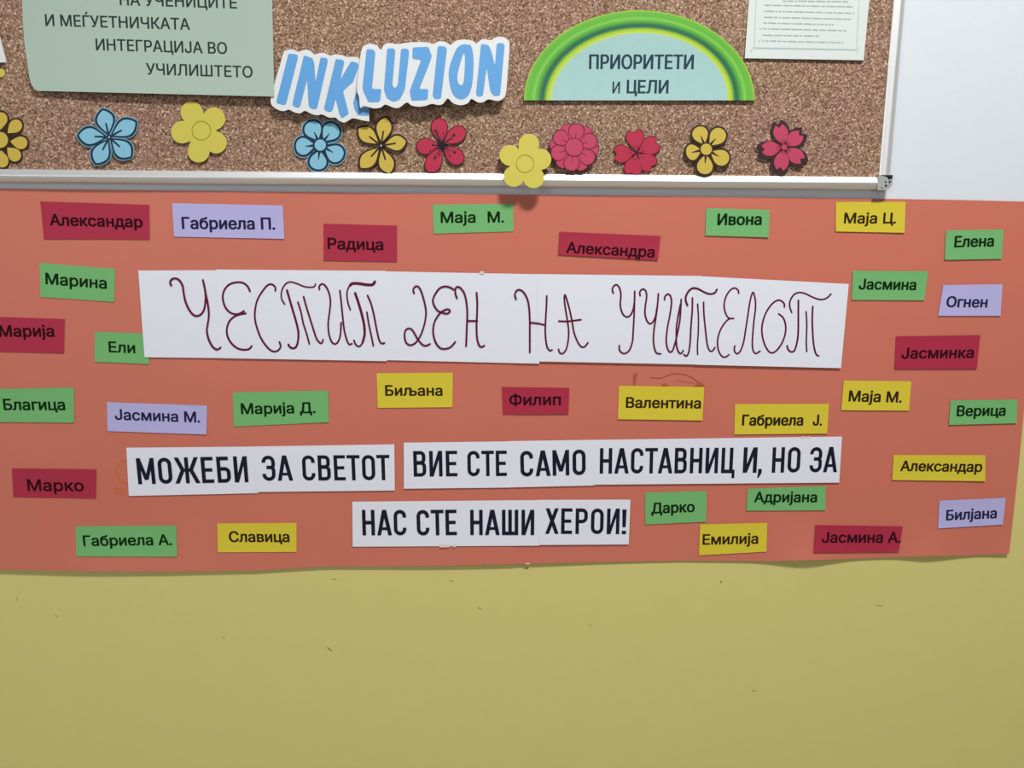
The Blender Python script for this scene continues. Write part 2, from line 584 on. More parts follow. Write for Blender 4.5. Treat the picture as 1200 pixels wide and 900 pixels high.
# ------------------------------------------------------------------ name cards
CARD = {
    'red': (mat('red_paper', (156, 38, 62), rough=0.6, grain=0.03), mat('ink_on_red', (46, 8, 20), rough=0.85, spec=0.1)),
    'green': (mat('green_paper', (104, 164, 102), rough=0.65, grain=0.02), mat('ink_on_green', (8, 38, 10), rough=0.85, spec=0.1)),
    'yellow': (mat('yellow_paper', (195, 179, 50), rough=0.65, grain=0.02), mat('ink_on_yellow', (46, 32, 18), rough=0.85, spec=0.1)),
    'lavender': (mat('lavender_paper', (165, 161, 205), rough=0.65, grain=0.02), mat('ink_on_lavender', (34, 30, 66), rough=0.85, spec=0.1)),
}
CARDS = [
    ('red', 'Александар', [(47.2, 236), (174.7, 240), (175.5, 280.5), (51.5, 280.3)], (58.5, 264.2, 167.5, 266.8, 12.8),
     'red name card nearest the upper left corner of the coral banner'),
    ('lavender', 'Габриела П.', [(201.6, 238.1), (331.2, 240.8), (333.3, 280), (204, 277.3)], (213.3, 268.3, 322.7, 269.1, 13.4),
     'lavender name card near the banner top edge, below the pale green poster'),
    ('red', 'Радица', [(379.2, 262.1), (465.3, 264.3), (465.3, 306.7), (379.2, 305.3)], (384, 292, 449.3, 293.3, 12.8),
     'squarish red name card directly above the title strip, its writing set low and left'),
    ('green', 'Маја  М.', [(507, 240), (601.3, 238.7), (601.9, 271.2), (508, 273.9)], (516.5, 261.3, 590.7, 260.8, 12.4),
     'green name card below the notice board, left of the banner seam'),
    ('red', 'Александра', [(655.5, 271.5), (774.1, 276.5), (771.2, 304.8), (654.1, 298.4)], (663.2, 296.3, 766.7, 301.9, 12.2),
     'narrow tilted red card above the title strip, writing cut along its bottom edge'),
    ('green', 'Ивона', [(827.5, 244), (902.1, 245.9), (900.8, 278.1), (826.7, 276)], (840.5, 264, 892.5, 263.7, 13),
     'green name card in the top row, left of the uppermost yellow card'),
    ('yellow', 'Маја Ц.', [(979.5, 236.8), (1061.3, 236.5), (1060, 272.8), (979.5, 271.2)], (988.8, 261.9, 1050, 261.9, 12),
     'yellow name card at the banner top edge, under the corner of the board frame'),
    ('green', 'Елена', [(1108.5, 269.9), (1176, 268.8), (1173.9, 303.2), (1107.2, 304.5)], (1118, 289.9, 1164.5, 288.8, 12.6),
     'green name card at the upper right of the banner, above a lavender card'),
    ('green', 'Марина', [(46, 308), (134.7, 314.9), (133.9, 353.9), (47.5, 348)], (53.3, 333, 125.3, 338.7, 12.8),
     'slightly tilted green name card left of the title strip, under the top left red card'),
    ('green', 'Јасмина', [(999.2, 317.3), (1087.5, 317.9), (1083.2, 352), (998.1, 351.5)], (1005.9, 339.2, 1073.3, 340, 12),
     'green name card beside the right end of the handwritten title strip'),
    ('lavender', 'Огнен', [(1105.3, 334.1), (1174.9, 333.1), (1172.5, 370.1), (1099.5, 370.1)], (1108.5, 360, 1156.8, 360.5, 12.2),
     'lavender name card between a green card above and a red card below, far right'),
    ('red', 'Марија', [(-12, 371), (76, 373.9), (74.9, 414.1), (-12, 412)], (-0.5, 394.7, 64, 394.7, 13),
     'red name card cut by the left edge of the photo, below a tilted green card'),
    ('green', 'Ели', [(111.5, 388.8), (173, 391), (174.7, 426.7), (110.7, 424)], (127.5, 412.8, 158.7, 414.1, 12.2),
     'small green name card tucked under the lower left corner of the title strip'),
    ('red', 'Јасминка', [(1050.1, 394.1), (1148.8, 392.8), (1144.8, 432.5), (1048.5, 432.5)], (1056, 420.5, 1140.8, 419.5, 12.4),
     'red name card right of the title strip, below a lavender card'),
    ('green', 'Благица', [(-10, 456), (86.7, 454), (86.7, 495.3), (-10, 494.5)], (4.5, 480.7, 76.8, 480.7, 12.6),
     'green name card cut by the left edge of the photo'),
    ('lavender', 'Јасмина М.', [(125.3, 471.3), (242.7, 475.3), (241.9, 509.2), (125.9, 505.2)], (134.7, 491.9, 234.7, 495.3, 12),
     'lavender name card above the leftmost printed white strip, below the title strip'),
    ('green', 'Марија Д.', [(272.5, 459.9), (384.8, 457.5), (385.3, 494.8), (274.1, 499.9)], (282.7, 485.5, 369.9, 484.1, 12.2),
     'green name card between title strip and printed strip, right of a lavender card'),
    ('yellow', 'Биљана', [(441.3, 437.5), (530.7, 436.7), (530.1, 477.2), (442.7, 478)], (451.5, 463.9, 518.7, 463.9, 11.9),
     'yellow name card below the title strip, left of the banner seam'),
    ('red', 'Филип', [(588, 453.5), (667.2, 454.5), (666.1, 485.2), (589.3, 485.7)], (596.8, 475.3, 657.3, 474.8, 12.6),
     'red name card lying across the banner seam'),
    ('yellow', 'Валентина', [(725.3, 452.1), (825.3, 453.5), (823.2, 492.7), (724, 491.3)], (733.3, 478, 821.3, 478.8, 12),
     'yellow name card with faint red pen marks along its top edge'),
    ('yellow', 'Габриела  Ј.', [(861.3, 473.5), (971.5, 473.2), (969.3, 508.1), (860.5, 509.2)], (869.3, 498.8, 963.2, 498.8, 12.2),
     'long yellow name card just above the right end of the longest printed strip'),
    ('yellow', 'Маја М.', [(988.8, 446), (1068, 446.8), (1065.3, 481.2), (985.9, 480.7)], (994.1, 470.5, 1056.5, 471.9, 12.3),
     'yellow name card under the lower right corner of the title strip'),
    ('green', 'Верица', [(1113.9, 469.2), (1192.5, 468.1), (1191.5, 495.9), (1112, 498)], (1120.8, 487.9, 1178.1, 487.3, 12),
     'low green name card at the right edge of the banner, touching its side'),
    ('red', 'Марко', [(13.9, 548.7), (112.8, 550), (112.3, 584.1), (15.5, 582.5)], (32.5, 575.3, 98.7, 575.9, 13),
     'red name card left of the leftmost printed white strip'),
    ('yellow', 'Александар', [(1047.2, 533.2), (1154.7, 533.5), (1154.7, 563.9), (1045.6, 562.5)], (1054.7, 552.1, 1150.7, 553.2, 11.7),
     'yellow name card right of the longest printed strip, above a lavender card'),
    ('green', 'Габриела А.', [(88.5, 616.7), (206.7, 615.9), (207.5, 652.4), (89.3, 652.1)], (97.9, 640.1, 201.9, 638.8, 12),
     'green name card at the lower left of the banner, beside a yellow card'),
    ('yellow', 'Славица', [(254.7, 613.5), (347.5, 612.7), (347.5, 646.8), (255.2, 647.3)], (268.5, 635.3, 339.5, 635.3, 12),
     'yellow name card at the banner bottom, left of the lowest printed strip'),
    ('green', 'Дарко', [(756, 577.2), (828, 575.3), (827.5, 611.3), (756, 614.8)], (763.2, 602, 814.1, 600.1, 12),
     'green name card just right of the lowest printed strip'),
    ('green', 'Адријана', [(876, 572.7), (967.5, 569.5), (967.5, 598), (874.7, 598.5)], (883.5, 588.7, 957.3, 588.7, 11.7),
     'green name card just below the right end of the longest printed strip'),
    ('yellow', 'Емилија', [(820.3, 614.5), (899.2, 612.7), (898.1, 646.5), (819.2, 650.8)], (823.2, 638.5, 888.5, 637.2, 11.7),
     'yellow name card near the banner bottom between two green cards and a red card'),
    ('red', 'Јасмина А.', [(955.5, 615.3), (1058.1, 616.9), (1053.3, 646.5), (953.3, 647.9)], (962.7, 636.1, 1055.5, 636.1, 12),
     'red name card at the bottom edge of the banner, right of a yellow card'),
    ('lavender', 'Билјана', [(1100.8, 586.8), (1178.7, 583.3), (1175.2, 614.8), (1099.2, 619.3)], (1108.5, 610, 1168, 607.3, 11.7),
     'lavender name card at the lower right corner of the banner'),
]


def card_off(q, base, lift_t, lift_b, lift_r):
    yt, yb = (q[0][1] + q[1][1]) / 2, (q[2][1] + q[3][1]) / 2
    xl, xr = q[0][0], q[1][0]

    def f(x, y):
        v = min(1, max(0, (y - yt) / (yb - yt)))
        u = min(1, max(0, (x - xl) / (xr - xl)))
        return banner_off(x, y) + base + lift_b * v ** 3 + lift_t * (1 - v) ** 3 + lift_r * u ** 6
    return f


for colour, text, q, t, label in CARDS:
    off = card_off(q, 0.0009, rnd.uniform(0, .0005), rnd.uniform(.0002, .0011), rnd.uniform(0, .0008))

    def xy(u, v, q=q):
        return tuple((q[0][d] * (1 - u) + q[1][d] * u) * (1 - v) + (q[3][d] * (1 - u) + q[2][d] * u) * v for d in (0, 1))
    g = Geo()
    g.sheet(xy, 16, 8, off, 0.0004)
    o = tag(g.build('name_card', CARD[colour][0], smooth=False), label, 'name card', 'name cards on the coral banner')
    bits = [(text, t)]
    if '  ' in text:                               # name and initial stand well apart
        a, b = text.split('  ')
        xs = [v[0] for v in font_mesh(text)[0]]
        wa, wb = [max(v[0] for v in font_mesh(q_)[0]) - min(v[0] for v in font_mesh(q_)[0]) for q_ in (a, b)]
        full = max(xs) - min(xs)
        xa, xb = t[0] + (t[2] - t[0]) * wa / full, t[2] - (t[2] - t[0]) * wb / full
        yy = lambda x: t[1] + (t[3] - t[1]) * (x - t[0]) / (t[2] - t[0])
        bits = [(a, (t[0], t[1], xa, yy(xa), t[4])), (b, (xb, yy(xb), t[2], t[3], t[4]))]
    for body, place in bits:
        g = Geo()
        write(g, body, *place, off)
        g.build('lettering', CARD[colour][1], o)

# ------------------------------------------------------------------ handwritten title strip
m_pen = mat('dark_red_marker', (90, 20, 52), rough=0.8, spec=0.1)


def strip_off(x, y):
    return banner_off(x, y) + 0.0034


title = empty('title_strip', P(578, 425, 0))
tag(title, 'long white title strip with tall handwritten dark red letters', 'paper strip')
PANELS = [  # TL, TR, BR, BL, lift
    ([(162, 317), (262, 316.6), (264, 419.6), (169.3, 418.7)], -0.0006),
    ([(253.5, 315.8), (452, 317.4), (453.5, 423.2), (256, 419.6)], 0.0),
    ([(449.5, 318), (634, 321.4), (632, 426.2), (452, 422)], -0.0006),
    ([(629, 321.2), (822, 323.4), (818, 427.2), (631.5, 423.6)], 0.0),
    ([(819, 323.6), (994.7, 332.8), (985.5, 431.4), (815, 427.4)], 0.0004),
]
for q, e in PANELS:
    def xy(u, v, q=q):
        return tuple((q[0][d] * (1 - u) + q[1][d] * u) * (1 - v) + (q[3][d] * (1 - u) + q[2][d] * u) * v for d in (0, 1))
    g = Geo()
    g.sheet(xy, 40, 20, strip_off, 0.0004, eps=e)
    g.build('paper_panel', m_white, title, smooth=True)
tape(title, 564.5, 319.5, 5, 3, strip_off)
KA = 8.571
LETTERS = [  # crop origin, [(width, points)...]
    ((180, 310), [(2.3, [(178, 210), (165, 180), (180, 150), (215, 138), (255, 155), (290, 210), (303, 290), (320, 370), (355, 450), (400, 505), (440, 515), (480, 495), (510, 440), (522, 350), (520, 280)]),
                  (2.3, [(495, 155), (510, 220), (525, 300), (545, 400), (555, 500), (545, 590), (535, 660), (550, 740), (585, 815), (625, 850), (655, 848), (672, 833)])]),
    ((180, 310), [(2.3, [(968, 268), (945, 220), (900, 185), (840, 178), (770, 195), (720, 240), (695, 310), (705, 390), (735, 450), (785, 490), (850, 497), (908, 467)]),
                  (2.3, [(925, 490), (850, 505), (800, 530), (755, 580), (735, 660), (750, 740), (800, 810), (860, 848), (930, 855), (965, 843), (985, 818)])]),
    ((180, 310), [(2.2, [(1224, 263), (1219, 223), (1184, 198), (1144, 208), (1095, 265), (1045, 350), (1020, 450), (1020, 560), (1050, 670), (1090, 760), (1154, 843), (1204, 873), (1249, 863), (1276, 823), (1264, 778)])]),
    ((310, 315), [(1.8, [(203, 355), (175, 310), (168, 250), (185, 190), (220, 145), (265, 132), (330, 150), (400, 178), (460, 185), (500, 178), (512, 152)]),
                  (2.5, [(225, 215), (250, 300), (285, 420), (320, 540), (340, 640), (335, 730), (315, 785), (280, 798), (250, 780), (240, 760)]),
                  (2.0, [(335, 335), (365, 430), (390, 550), (425, 660), (450, 755)]),
                  (2.1, [(392, 280), (420, 380), (460, 510), (495, 620), (520, 695), (550, 738), (575, 745), (588, 712)])]),
    ((310, 315), [(2.1, [(552, 208), (550, 175), (575, 152), (610, 170), (645, 235), (662, 320), (655, 420), (640, 540), (645, 640), (670, 725), (705, 755), (740, 730), (762, 660), (770, 540)]),
                  (2.1, [(757, 218), (770, 330), (785, 480), (800, 610), (825, 710), (850, 758), (878, 752)])]),
    ((310, 315), [(1.9, [(862, 412), (838, 340), (828, 250), (845, 185), (880, 150)]),
                  (3.3, [(860, 165), (885, 147), (950, 148), (1030, 160), (1085, 158), (1108, 130)]),
                  (2.9, [(910, 245), (940, 330), (975, 450), (1000, 560), (1005, 660), (985, 740)]),
                  (2.0, [(1000, 690), (985, 740), (955, 778), (920, 765), (898, 718)]),
                  (2.0, [(1028, 435), (1045, 540), (1070, 660), (1093, 772)]),
                  (2.1, [(1035, 268), (1070, 350), (1100, 470), (1125, 600), (1150, 710), (1175, 748), (1205, 745)])]),
    ((450, 315), [(2.1, [(303, 245), (293, 210), (315, 178), (345, 180), (375, 230), (405, 330), (422, 430), (412, 530), (380, 640), (340, 715), (300, 755), (255, 765), (220, 735), (207, 675), (215, 620), (250, 598), (285, 615), (315, 665), (345, 715), (385, 760), (420, 772), (462, 755)])]),
    ((450, 315), [(2.2, [(700, 208), (660, 185), (610, 177), (560, 195), (520, 245), (492, 310), (505, 370), (540, 420), (580, 438), (630, 450), (662, 430), (650, 408), (620, 410), (575, 435), (530, 490), (500, 560), (495, 650), (520, 740), (565, 795), (620, 803), (670, 785), (715, 735)])]),
    ((450, 315), [(2.2, [(733, 295), (717, 245), (720, 195), (745, 180), (780, 205), (812, 260), (830, 350), (837, 450), (832, 600), (825, 775)]),
                  (2.2, [(930, 240), (937, 340), (935, 450), (930, 580), (935, 690), (950, 755), (975, 785), (1008, 772)]),
                  (2.2, [(835, 523), (937, 523)])]),
    ((590, 320), [(2.1, [(127, 262), (115, 220), (130, 180), (160, 167), (200, 190), (240, 260), (258, 350), (265, 480), (265, 620), (265, 795)]),
                  (2.1, [(435, 230), (432, 330), (425, 450), (420, 580), (427, 680), (440, 745), (465, 778), (488, 773)]),
                  (2.1, [(268, 497), (340, 505), (420, 522)])]),
    ((590, 320), [(2.0, [(553, 765), (565, 800), (595, 808), (630, 765), (650, 680), (655, 580), (640, 460), (620, 340), (612, 260), (617, 218), (635, 260), (665, 370), (690, 490), (710, 600), (745, 690), (780, 738), (815, 740), (848, 700)]),
                  (2.1, [(557, 483), (630, 485), (700, 478), (778, 468)])]),
    ((710, 325), [(2.0, [(75, 158), (65, 120), (85, 82), (115, 77), (140, 115), (152, 180), (145, 270), (158, 340), (185, 385), (220, 397), (250, 375), (275, 320), (286, 250)]),
                  (2.0, [(290, 140), (288, 250), (283, 400), (275, 540), (268, 640), (240, 725), (200, 762), (165, 760), (138, 730), (135, 685)])]),
    ((710, 325), [(2.0, [(345, 185), (342, 145), (370, 118), (400, 135), (410, 190), (398, 280), (393, 360), (410, 430), (440, 465), (475, 445), (500, 385), (515, 300)]),
                  (2.0, [(528, 165), (520, 270), (505, 390), (485, 520), (478, 630), (488, 710), (510, 760), (550, 768)])]),
    ((710, 325), [(2.0, [(590, 225), (595, 190), (625, 168), (650, 190), (660, 250), (645, 370), (620, 500), (607, 620), (615, 700), (640, 748), (670, 735), (695, 660), (720, 560), (745, 420), (757, 220)]),
                  (2.0, [(750, 270), (735, 340), (712, 480), (708, 580), (710, 680), (728, 745), (755, 765), (778, 735)])]),
    ((710, 325), [(2.4, [(820, 282), (802, 230), (808, 180), (840, 130), (880, 108), (930, 118), (990, 150), (1045, 168), (1095, 155), (1115, 122)]),
                  (2.0, [(870, 205), (868, 330), (855, 500), (848, 640), (833, 750), (810, 790), (785, 775)]),
                  (1.8, [(922, 268), (930, 400), (928, 560), (920, 680), (922, 775)]),
                  (2.0, [(982, 250), (985, 370), (1000, 520), (1015, 650), (1035, 725), (1065, 742), (1097, 705)])]),
    ((830, 325), [(2.0, [(305, 160), (300, 130), (265, 107), (220, 130), (180, 190), (160, 270), (170, 350), (205, 408), (255, 413)]),
                  (2.0, [(255, 413), (205, 420), (150, 480), (110, 560), (93, 650), (105, 740), (140, 795), (175, 800), (208, 777)])]),
    ((830, 325), [(2.0, [(267, 688), (262, 735), (290, 768), (325, 735), (355, 650), (375, 530), (395, 400), (420, 240), (448, 150), (470, 210), (475, 300), (460, 430), (448, 560), (443, 680), (455, 745), (480, 765), (520, 742)])]),
    ((830, 325), [(2.1, [(765, 298), (760, 260), (715, 230), (660, 250), (600, 320), (555, 420), (538, 530), (555, 640), (590, 720), (630, 758), (680, 740), (735, 670), (770, 580), (778, 490), (755, 410), (708, 367)])]),
    ((830, 325), [(2.0, [(838, 353), (818, 290), (825, 230), (860, 175), (910, 153), (970, 162), (1040, 195), (1100, 218), (1150, 222), (1195, 205), (1233, 167)]),
                  (2.2, [(905, 232), (905, 400), (903, 560), (890, 660), (865, 735), (830, 748), (800, 720), (793, 688)]),
                  (1.9, [(983, 345), (990, 480), (985, 650), (990, 745)]),
                  (2.1, [(1050, 292), (1045, 420), (1050, 560), (1060, 680), (1080, 765), (1108, 790)])]),
]
for (ox, oy), strokes in LETTERS:
    g = Geo()
    for k, (w, pts) in enumerate(strokes):
        g.ribbon(smooth_line(sc(pts, KA, ox, oy)), w, strip_off, 0.0007 + k * 4e-5)
    g.build('letter', m_pen, title)

# ------------------------------------------------------------------ printed strips (narrow capitals)
W = 0.138
H = W / 2


def arc(cx, cy, r, a0, a1, n=8, ry=None):
    ry = ry or r
    return [(cx + r * math.cos(math.radians(a0 + (a1 - a0) * k / n)), cy + ry * math.sin(math.radians(a0 + (a1 - a0) * k / n))) for k in range(n + 1)]


def rect(x0, y0, x1, y1):
    return ('p', [(x0, y0), (x1, y0), (x1, y1), (x0, y1)])


def para(xb, yb, xt, yt, w):                    # slanted bar cut level at both ends
    return ('p', [(xb, yb), (xb + w, yb), (xt + w, yt), (xt, yt)])


def bowl(x1, y0, y1, r):                        # from the stem out to the right and back
    return [(H, y1 - H)] + arc(x1 - H - r, y1 - H - r, r, 90, 0) + arc(x1 - H - r, y0 + H + r, r, 0, -90) + [(H, y0 + H)]


def glyph(ch):
    if ch == 'О':
        w = 0.5
        r = (w - W) / 2
        return w, [('c', arc(w / 2, 1 - H - r, r, 0, 180, 12) + arc(w / 2, H + r, r, 180, 360, 12))]
    if ch == 'С':
        w = 0.49
        r = (w - W) / 2
        return w, [('r', [(w - H, 0.70)] + arc(w / 2, 1 - H - r, r, 0, 180, 12) + arc(w / 2, H + r, r, 180, 360, 12) + [(w - H, 0.30)])]
    if ch == 'З':
        w = 0.5
        r = (w - W) / 2
        return w, [('r', [(H, 0.72)] + arc(w / 2, 1 - H - r, r, 180, 0, 12) + arc(w - H - 0.11, 0.64, 0.11, 0, -90, 6) + [(0.17, 0.53)]),
                   ('r', [(0.17, 0.53)] + arc(w - H - 0.11, 0.42, 0.11, 90, 0, 6) + arc(w / 2, H + r, r, 0, -180, 12) + [(H, 0.28)])]
    if ch == 'В':
        return 0.48, [rect(0, 0, W, 1), ('r', bowl(0.465, 0.475, 1, 0.13)), ('r', bowl(0.485, 0, 0.60, 0.14))]
    if ch == 'Р':
        return 0.48, [rect(0, 0, W, 1), ('r', bowl(0.48, 0.42, 1, 0.16))]
    if ch == 'Б':
        return 0.49, [rect(0, 0, W, 1), rect(0, 1 - W, 0.43, 1), ('r', bowl(0.49, 0, 0.60, 0.15))]
    if ch == 'Е':
        return 0.44, [rect(0, 0, W, 1), rect(0, 0, 0.44, W * .95), rect(0, 1 - W * .95, 0.44, 1), rect(0, 0.5 - W * .47, 0.40, 0.5 + W * .47)]
    if ch == 'Т':
        return 0.5, [rect(0.25 - H, 0, 0.25 + H, 1), rect(0, 1 - W * .95, 0.5, 1)]
    if ch == 'Н':
        return 0.49, [rect(0, 0, W, 1), rect(0.49 - W, 0, 0.49, 1), rect(0, 0.5 - H, 0.49, 0.5 + H)]
    if ch == 'И':
        return 0.5, [rect(0, 0, W, 1), rect(0.5 - W, 0, 0.5, 1), ('p', [(W * .2, 0), (W * 1.12, 0), (0.5 - W * .2, 1), (0.5 - W * 1.12, 1)])]
    if ch == 'А':
        return 0.58, [para(0, 0, 0.29 - W * .58, 1, W * 1.06), para(0.58 - W * 1.06, 0, 0.29 - W * .48, 1, W * 1.06), rect(0.09, 0.205, 0.49, 0.315)]
    if ch == 'М':
        return 0.64, [rect(0, 0, W, 1), rect(0.64 - W, 0, 0.64, 1), para(0.32 - W * .5, 0.16, 0.0, 1, W), para(0.32 - W * .5, 0.16, 0.64 - W, 1, W)]
    if ch == 'Х':
        return 0.54, [para(0, 0, 0.53 - W * 1.1, 1, W * 1.12), para(0.54 - W * 1.12, 0, 0.01, 1, W * 1.12)]
    if ch == 'Ж':
        w = 0.92
        a = W * 1.12
        return w, [rect(w / 2 - H, 0, w / 2 + H, 1), para(0.245, 0.48, 0.02, 1, a), para(0, 0, 0.245, 0.54, a),
                   para(w - 0.245 - a, 0.48, w - 0.02 - a, 1, a), para(w - a, 0, w - 0.245 - a, 0.54, a), rect(0.27, 0.455, w - 0.27, 0.565)]
    if ch == 'Ш':
        return 0.64, [rect(0, 0, W, 1), rect(0.32 - H, 0, 0.32 + H, 1), rect(0.64 - W, 0, 0.64, 1), rect(0, 0, 0.64, W)]
    if ch == 'Ц':
        return 0.55, [rect(0, 0, W, 1), rect(0.46 - W, 0, 0.46, 1), rect(0, 0, 0.54, W), rect(0.54 - W * .8, -0.2, 0.54, W)]
    if ch == ',':
        return 0.15, [('p', [(0.0, -0.2), (0.05, -0.2), (0.15, 0.0), (0.15, 0.15), (0.02, 0.15), (0.02, 0.0)])]
    if ch == '!':
        return 0.14, [('p', [(0.015, 0.28), (0.125, 0.28), (0.14, 1), (0.0, 1)]), rect(0, 0, 0.14, 0.14)]


GAP = 0.13
TIGHT = {'СТ': .07, 'ТЕ': .07, 'ТА': .02, 'АВ': .08, 'НА': .09, 'АС': .08, 'ЗА': .07, 'АМ': .08, 'СА': .09, 'ЕТ': .06, 'ТО': .08, 'ОТ': .06, 'МО': .13, 'ОЖ': .09,
         'ЖЕ': .07, 'АШ': .09, 'ХЕ': .09, 'СВ': .11}


def narrow_word(geo, word, xl, yl, xr, yr, cap, off, eps=0.0004):
    x, lay = 0.0, []
    for i, ch in enumerate(word):
        w, prims = glyph(ch)
        lay.append((x, prims))
        x += w + (TIGHT.get(word[i:i + 2], GAP) if i < len(word) - 1 else 0)
    s = (yr - yl) / (xr - xl)
    n = [0]

    def px(p):
        u, v = p[0] / x, p[1] * cap
        bx, by = xl + u * (xr - xl), yl + u * (yr - yl)
        return bx + v * (s + (bx - 600) / 5200.0), by - v
    for x0, prims in lay:
        for kind, pts in prims:
            n[0] += 1
            e = eps + (n[0] % 5) * 2e-5
            pts = [(a + x0, b) for a, b in pts]
            if kind == 'p':
                geo.poly([px(p) for p in pts], off, e)
            else:
                m = len(pts)
                L, R = [], []
                for i in range(m):
                    a = pts[i - 1] if (i or kind == 'c') else pts[0]
                    b = pts[(i + 1) % m] if (i < m - 1 or kind == 'c') else pts[-1]
                    dx, dy = b[0] - a[0], b[1] - a[1]
                    l = math.hypot(dx, dy) or 1
                    L.append((pts[i][0] - dy / l * H, pts[i][1] + dx / l * H))
                    R.append((pts[i][0] + dy / l * H, pts[i][1] - dx / l * H))
                for i in range(m if kind == 'c' else m - 1):
                    j = (i + 1) % m
                    geo.face([P(a, b, off(a, b) + e) for a, b in map(px, (L[i], L[j], R[j], R[i]))])


m_ink = mat('black_print', (24, 25, 42), rough=0.85, spec=0.1)


def printed_strip(label, panels, words, tapes=()):
    xs = [p[0] for q, e in panels for p in q]
    ys = [p[1] for q, e in panels for p in q]
    root = empty('printed_strip', P((min(xs) + max(xs)) / 2, max(ys), 0))
    tag(root, label, 'paper strip', 'printed sentence strips')
    for q, e in panels:
        def xy(u, v, q=q):
            return tuple((q[0][d] * (1 - u) + q[1][d] * u) * (1 - v) + (q[3][d] * (1 - u) + q[2][d] * u) * v for d in (0, 1))
        g = Geo()
        g.sheet(xy, 30, 10, lambda x, y: banner_off(x, y) + 0.0022, 0.0004, eps=e)
        g.build('paper_panel', m_white, root, smooth=True)
    for w in words:
        g = Geo()
        narrow_word(g, *w, lambda x, y: banner_off(x, y) + 0.0026)
        g.build('word', m_ink, root)
    for t in tapes:
        tape(root, *t, lambda x, y: banner_off(x, y) + 0.0024)


printed_strip('white printed strip at left, first part of the sentence, beside a red card',
              [([(148, 524.7), (301, 523.3), (303, 577.9), (150.9, 581.2)], 0.0), ([(298, 523.2), (462.1, 520.7), (462.7, 574.8), (300, 576.6)], 0.0005)],
              [('МОЖЕБИ', 162.2, 567.4, 291.3, 565.0, 30.4), ('ЗА', 308, 563.6, 343.6, 563.2, 29.6), ('СВЕТОТ', 355, 563.3, 457.2, 562.6, 29.6)])
printed_strip('longest white printed strip, ending above two green cards at its right',
              [([(473.1, 518.8), (598.6, 517.2), (598.4, 571.3), (473.3, 572.7)], 0.0005), ([(597.5, 516.9), (697, 515.4), (697, 568.9), (597.5, 571.2)], 0.0),
               ([(694, 515.5), (986.7, 511.6), (983.5, 565.5), (694.7, 568.0)], 0.0004)],
              [('ВИЕ', 484.9, 558.6, 536.2, 558.2, 30), ('СТЕ', 548, 558.2, 594.1, 557.8, 29.8), ('САМО', 610.2, 558.4, 686.4, 556.4, 29.8),
               ('НАСТАВНИЦ', 702.7, 555, 861, 554.4, 29.8), ('И', 870.3, 554, 886.5, 554, 29.8), (',', 887.6, 554, 892.6, 554, 29.8),
               ('НО', 904.3, 554, 937.2, 553.6, 29.8), ('ЗА', 948.3, 553.6, 980.8, 553.2, 29.6)],
              [(941, 512.6, 4, 2.4), (947.5, 512.4, 3, 2.4)])
printed_strip('lowest white printed strip, ending with an exclamation mark',
              [([(412.8, 587.9), (633.5, 586), (632.5, 639.4), (413.3, 640.7)], 0.0), ([(630.5, 585.8), (738.9, 585.5), (736.8, 638), (631.5, 638.6)], 0.0005)],
              [('НАС', 425, 627.3, 476.4, 627.3, 29.8), ('СТЕ', 488.8, 627.5, 535.6, 627, 29.8), ('НАШИ', 551.2, 627, 626.0, 627, 29.6),
               ('ХЕРОИ', 638.8, 625.6, 725.6, 626, 30), ('!', 728.6, 626.0, 733.6, 626.0, 29.0)],
              [(521, 639.8, 12, 3), (532.5, 639.6, 3.5, 3)])

# ------------------------------------------------------------------ signs on the cork
m_mint = mat('pale_green_print', (166, 186, 172), k=0.8, rough=0.42, spec=0.4, grain=0.04, scale=4)
m_mint_ink = mat('dark_green_ink', (24, 46, 38))
LEFT = [(-70, 24.5), (0, 25.9), (30, 27), (53, 28.8), (75, 32), (98, 35.4), (115, 38)]


def mint_off(x, y):
    t = max(0.0, min(1.2, (y + 20) / 130.0))
    return CORK + 0.0015 + 0.011 * t ** 2 - 0.004 * t * g_(x, 40, 60)


def mint_xy(u, v):
    x_r = 317.6 + v * 3.7
    yb = 106.4 + u * 6.8
    y = -70 + v * (yb + 70)
    x_l = inter(LEFT, y)
    if v > 0.9:
        x_l += 7 * (1 - math.sqrt(max(0, 1 - ((v - 0.9) / 0.1) ** 2)))
    return x_l + u * (x_r - x_l), y


g = Geo()
g.sheet(mint_xy, 40, 60, mint_off, 0.0005)
mint = tag(g.build('poster', m_mint, smooth=True), 'pale green poster with dark capital lettering, pinned at the left of the board', 'poster')
for w in (('НА УЧЕНИЦИТЕ', 140.5, 5.9, 277.9, 9.9, 12.8), ('И МЕЃУЕТНИЧКАТА', 53.3, 30.1, 222.7, 34.9, 12.8),
          ('ИНТЕГРАЦИЈА ВО', 112.5, 58.7, 266.3, 63.2, 12.8), ('УЧИЛИШТЕТО', 171.5, 87.2, 296.2, 90.9, 12.6)):
    g = Geo()
    write(g, *w, mint_off, bold=0.18, eps=0.0003)
    g.build('lettering', m_mint_ink, mint)

# the arch sign
ARCH = [(0.0, (158, 205, 66)), (0.05, (112, 190, 66)), (0.16, (104, 188, 66)), (0.28, (120, 200, 74)), (0.34, (134, 208, 84)), (0.40, (98, 182, 66)), (0.50, (72, 152, 66)),
        (0.57, (50, 122, 74)), (0.63, (40, 104, 84)), (0.69, (58, 124, 78)), (0.74, (112, 172, 58)), (0.80, (176, 210, 58)), (0.90, (200, 222, 84)), (0.96, (186, 218, 140))]
AC = (749.2, 117.6)
arch_off = lambda x, y: CORK + 0.0022 + 0.004 * max(0, (y - 60) / 60.0) ** 2


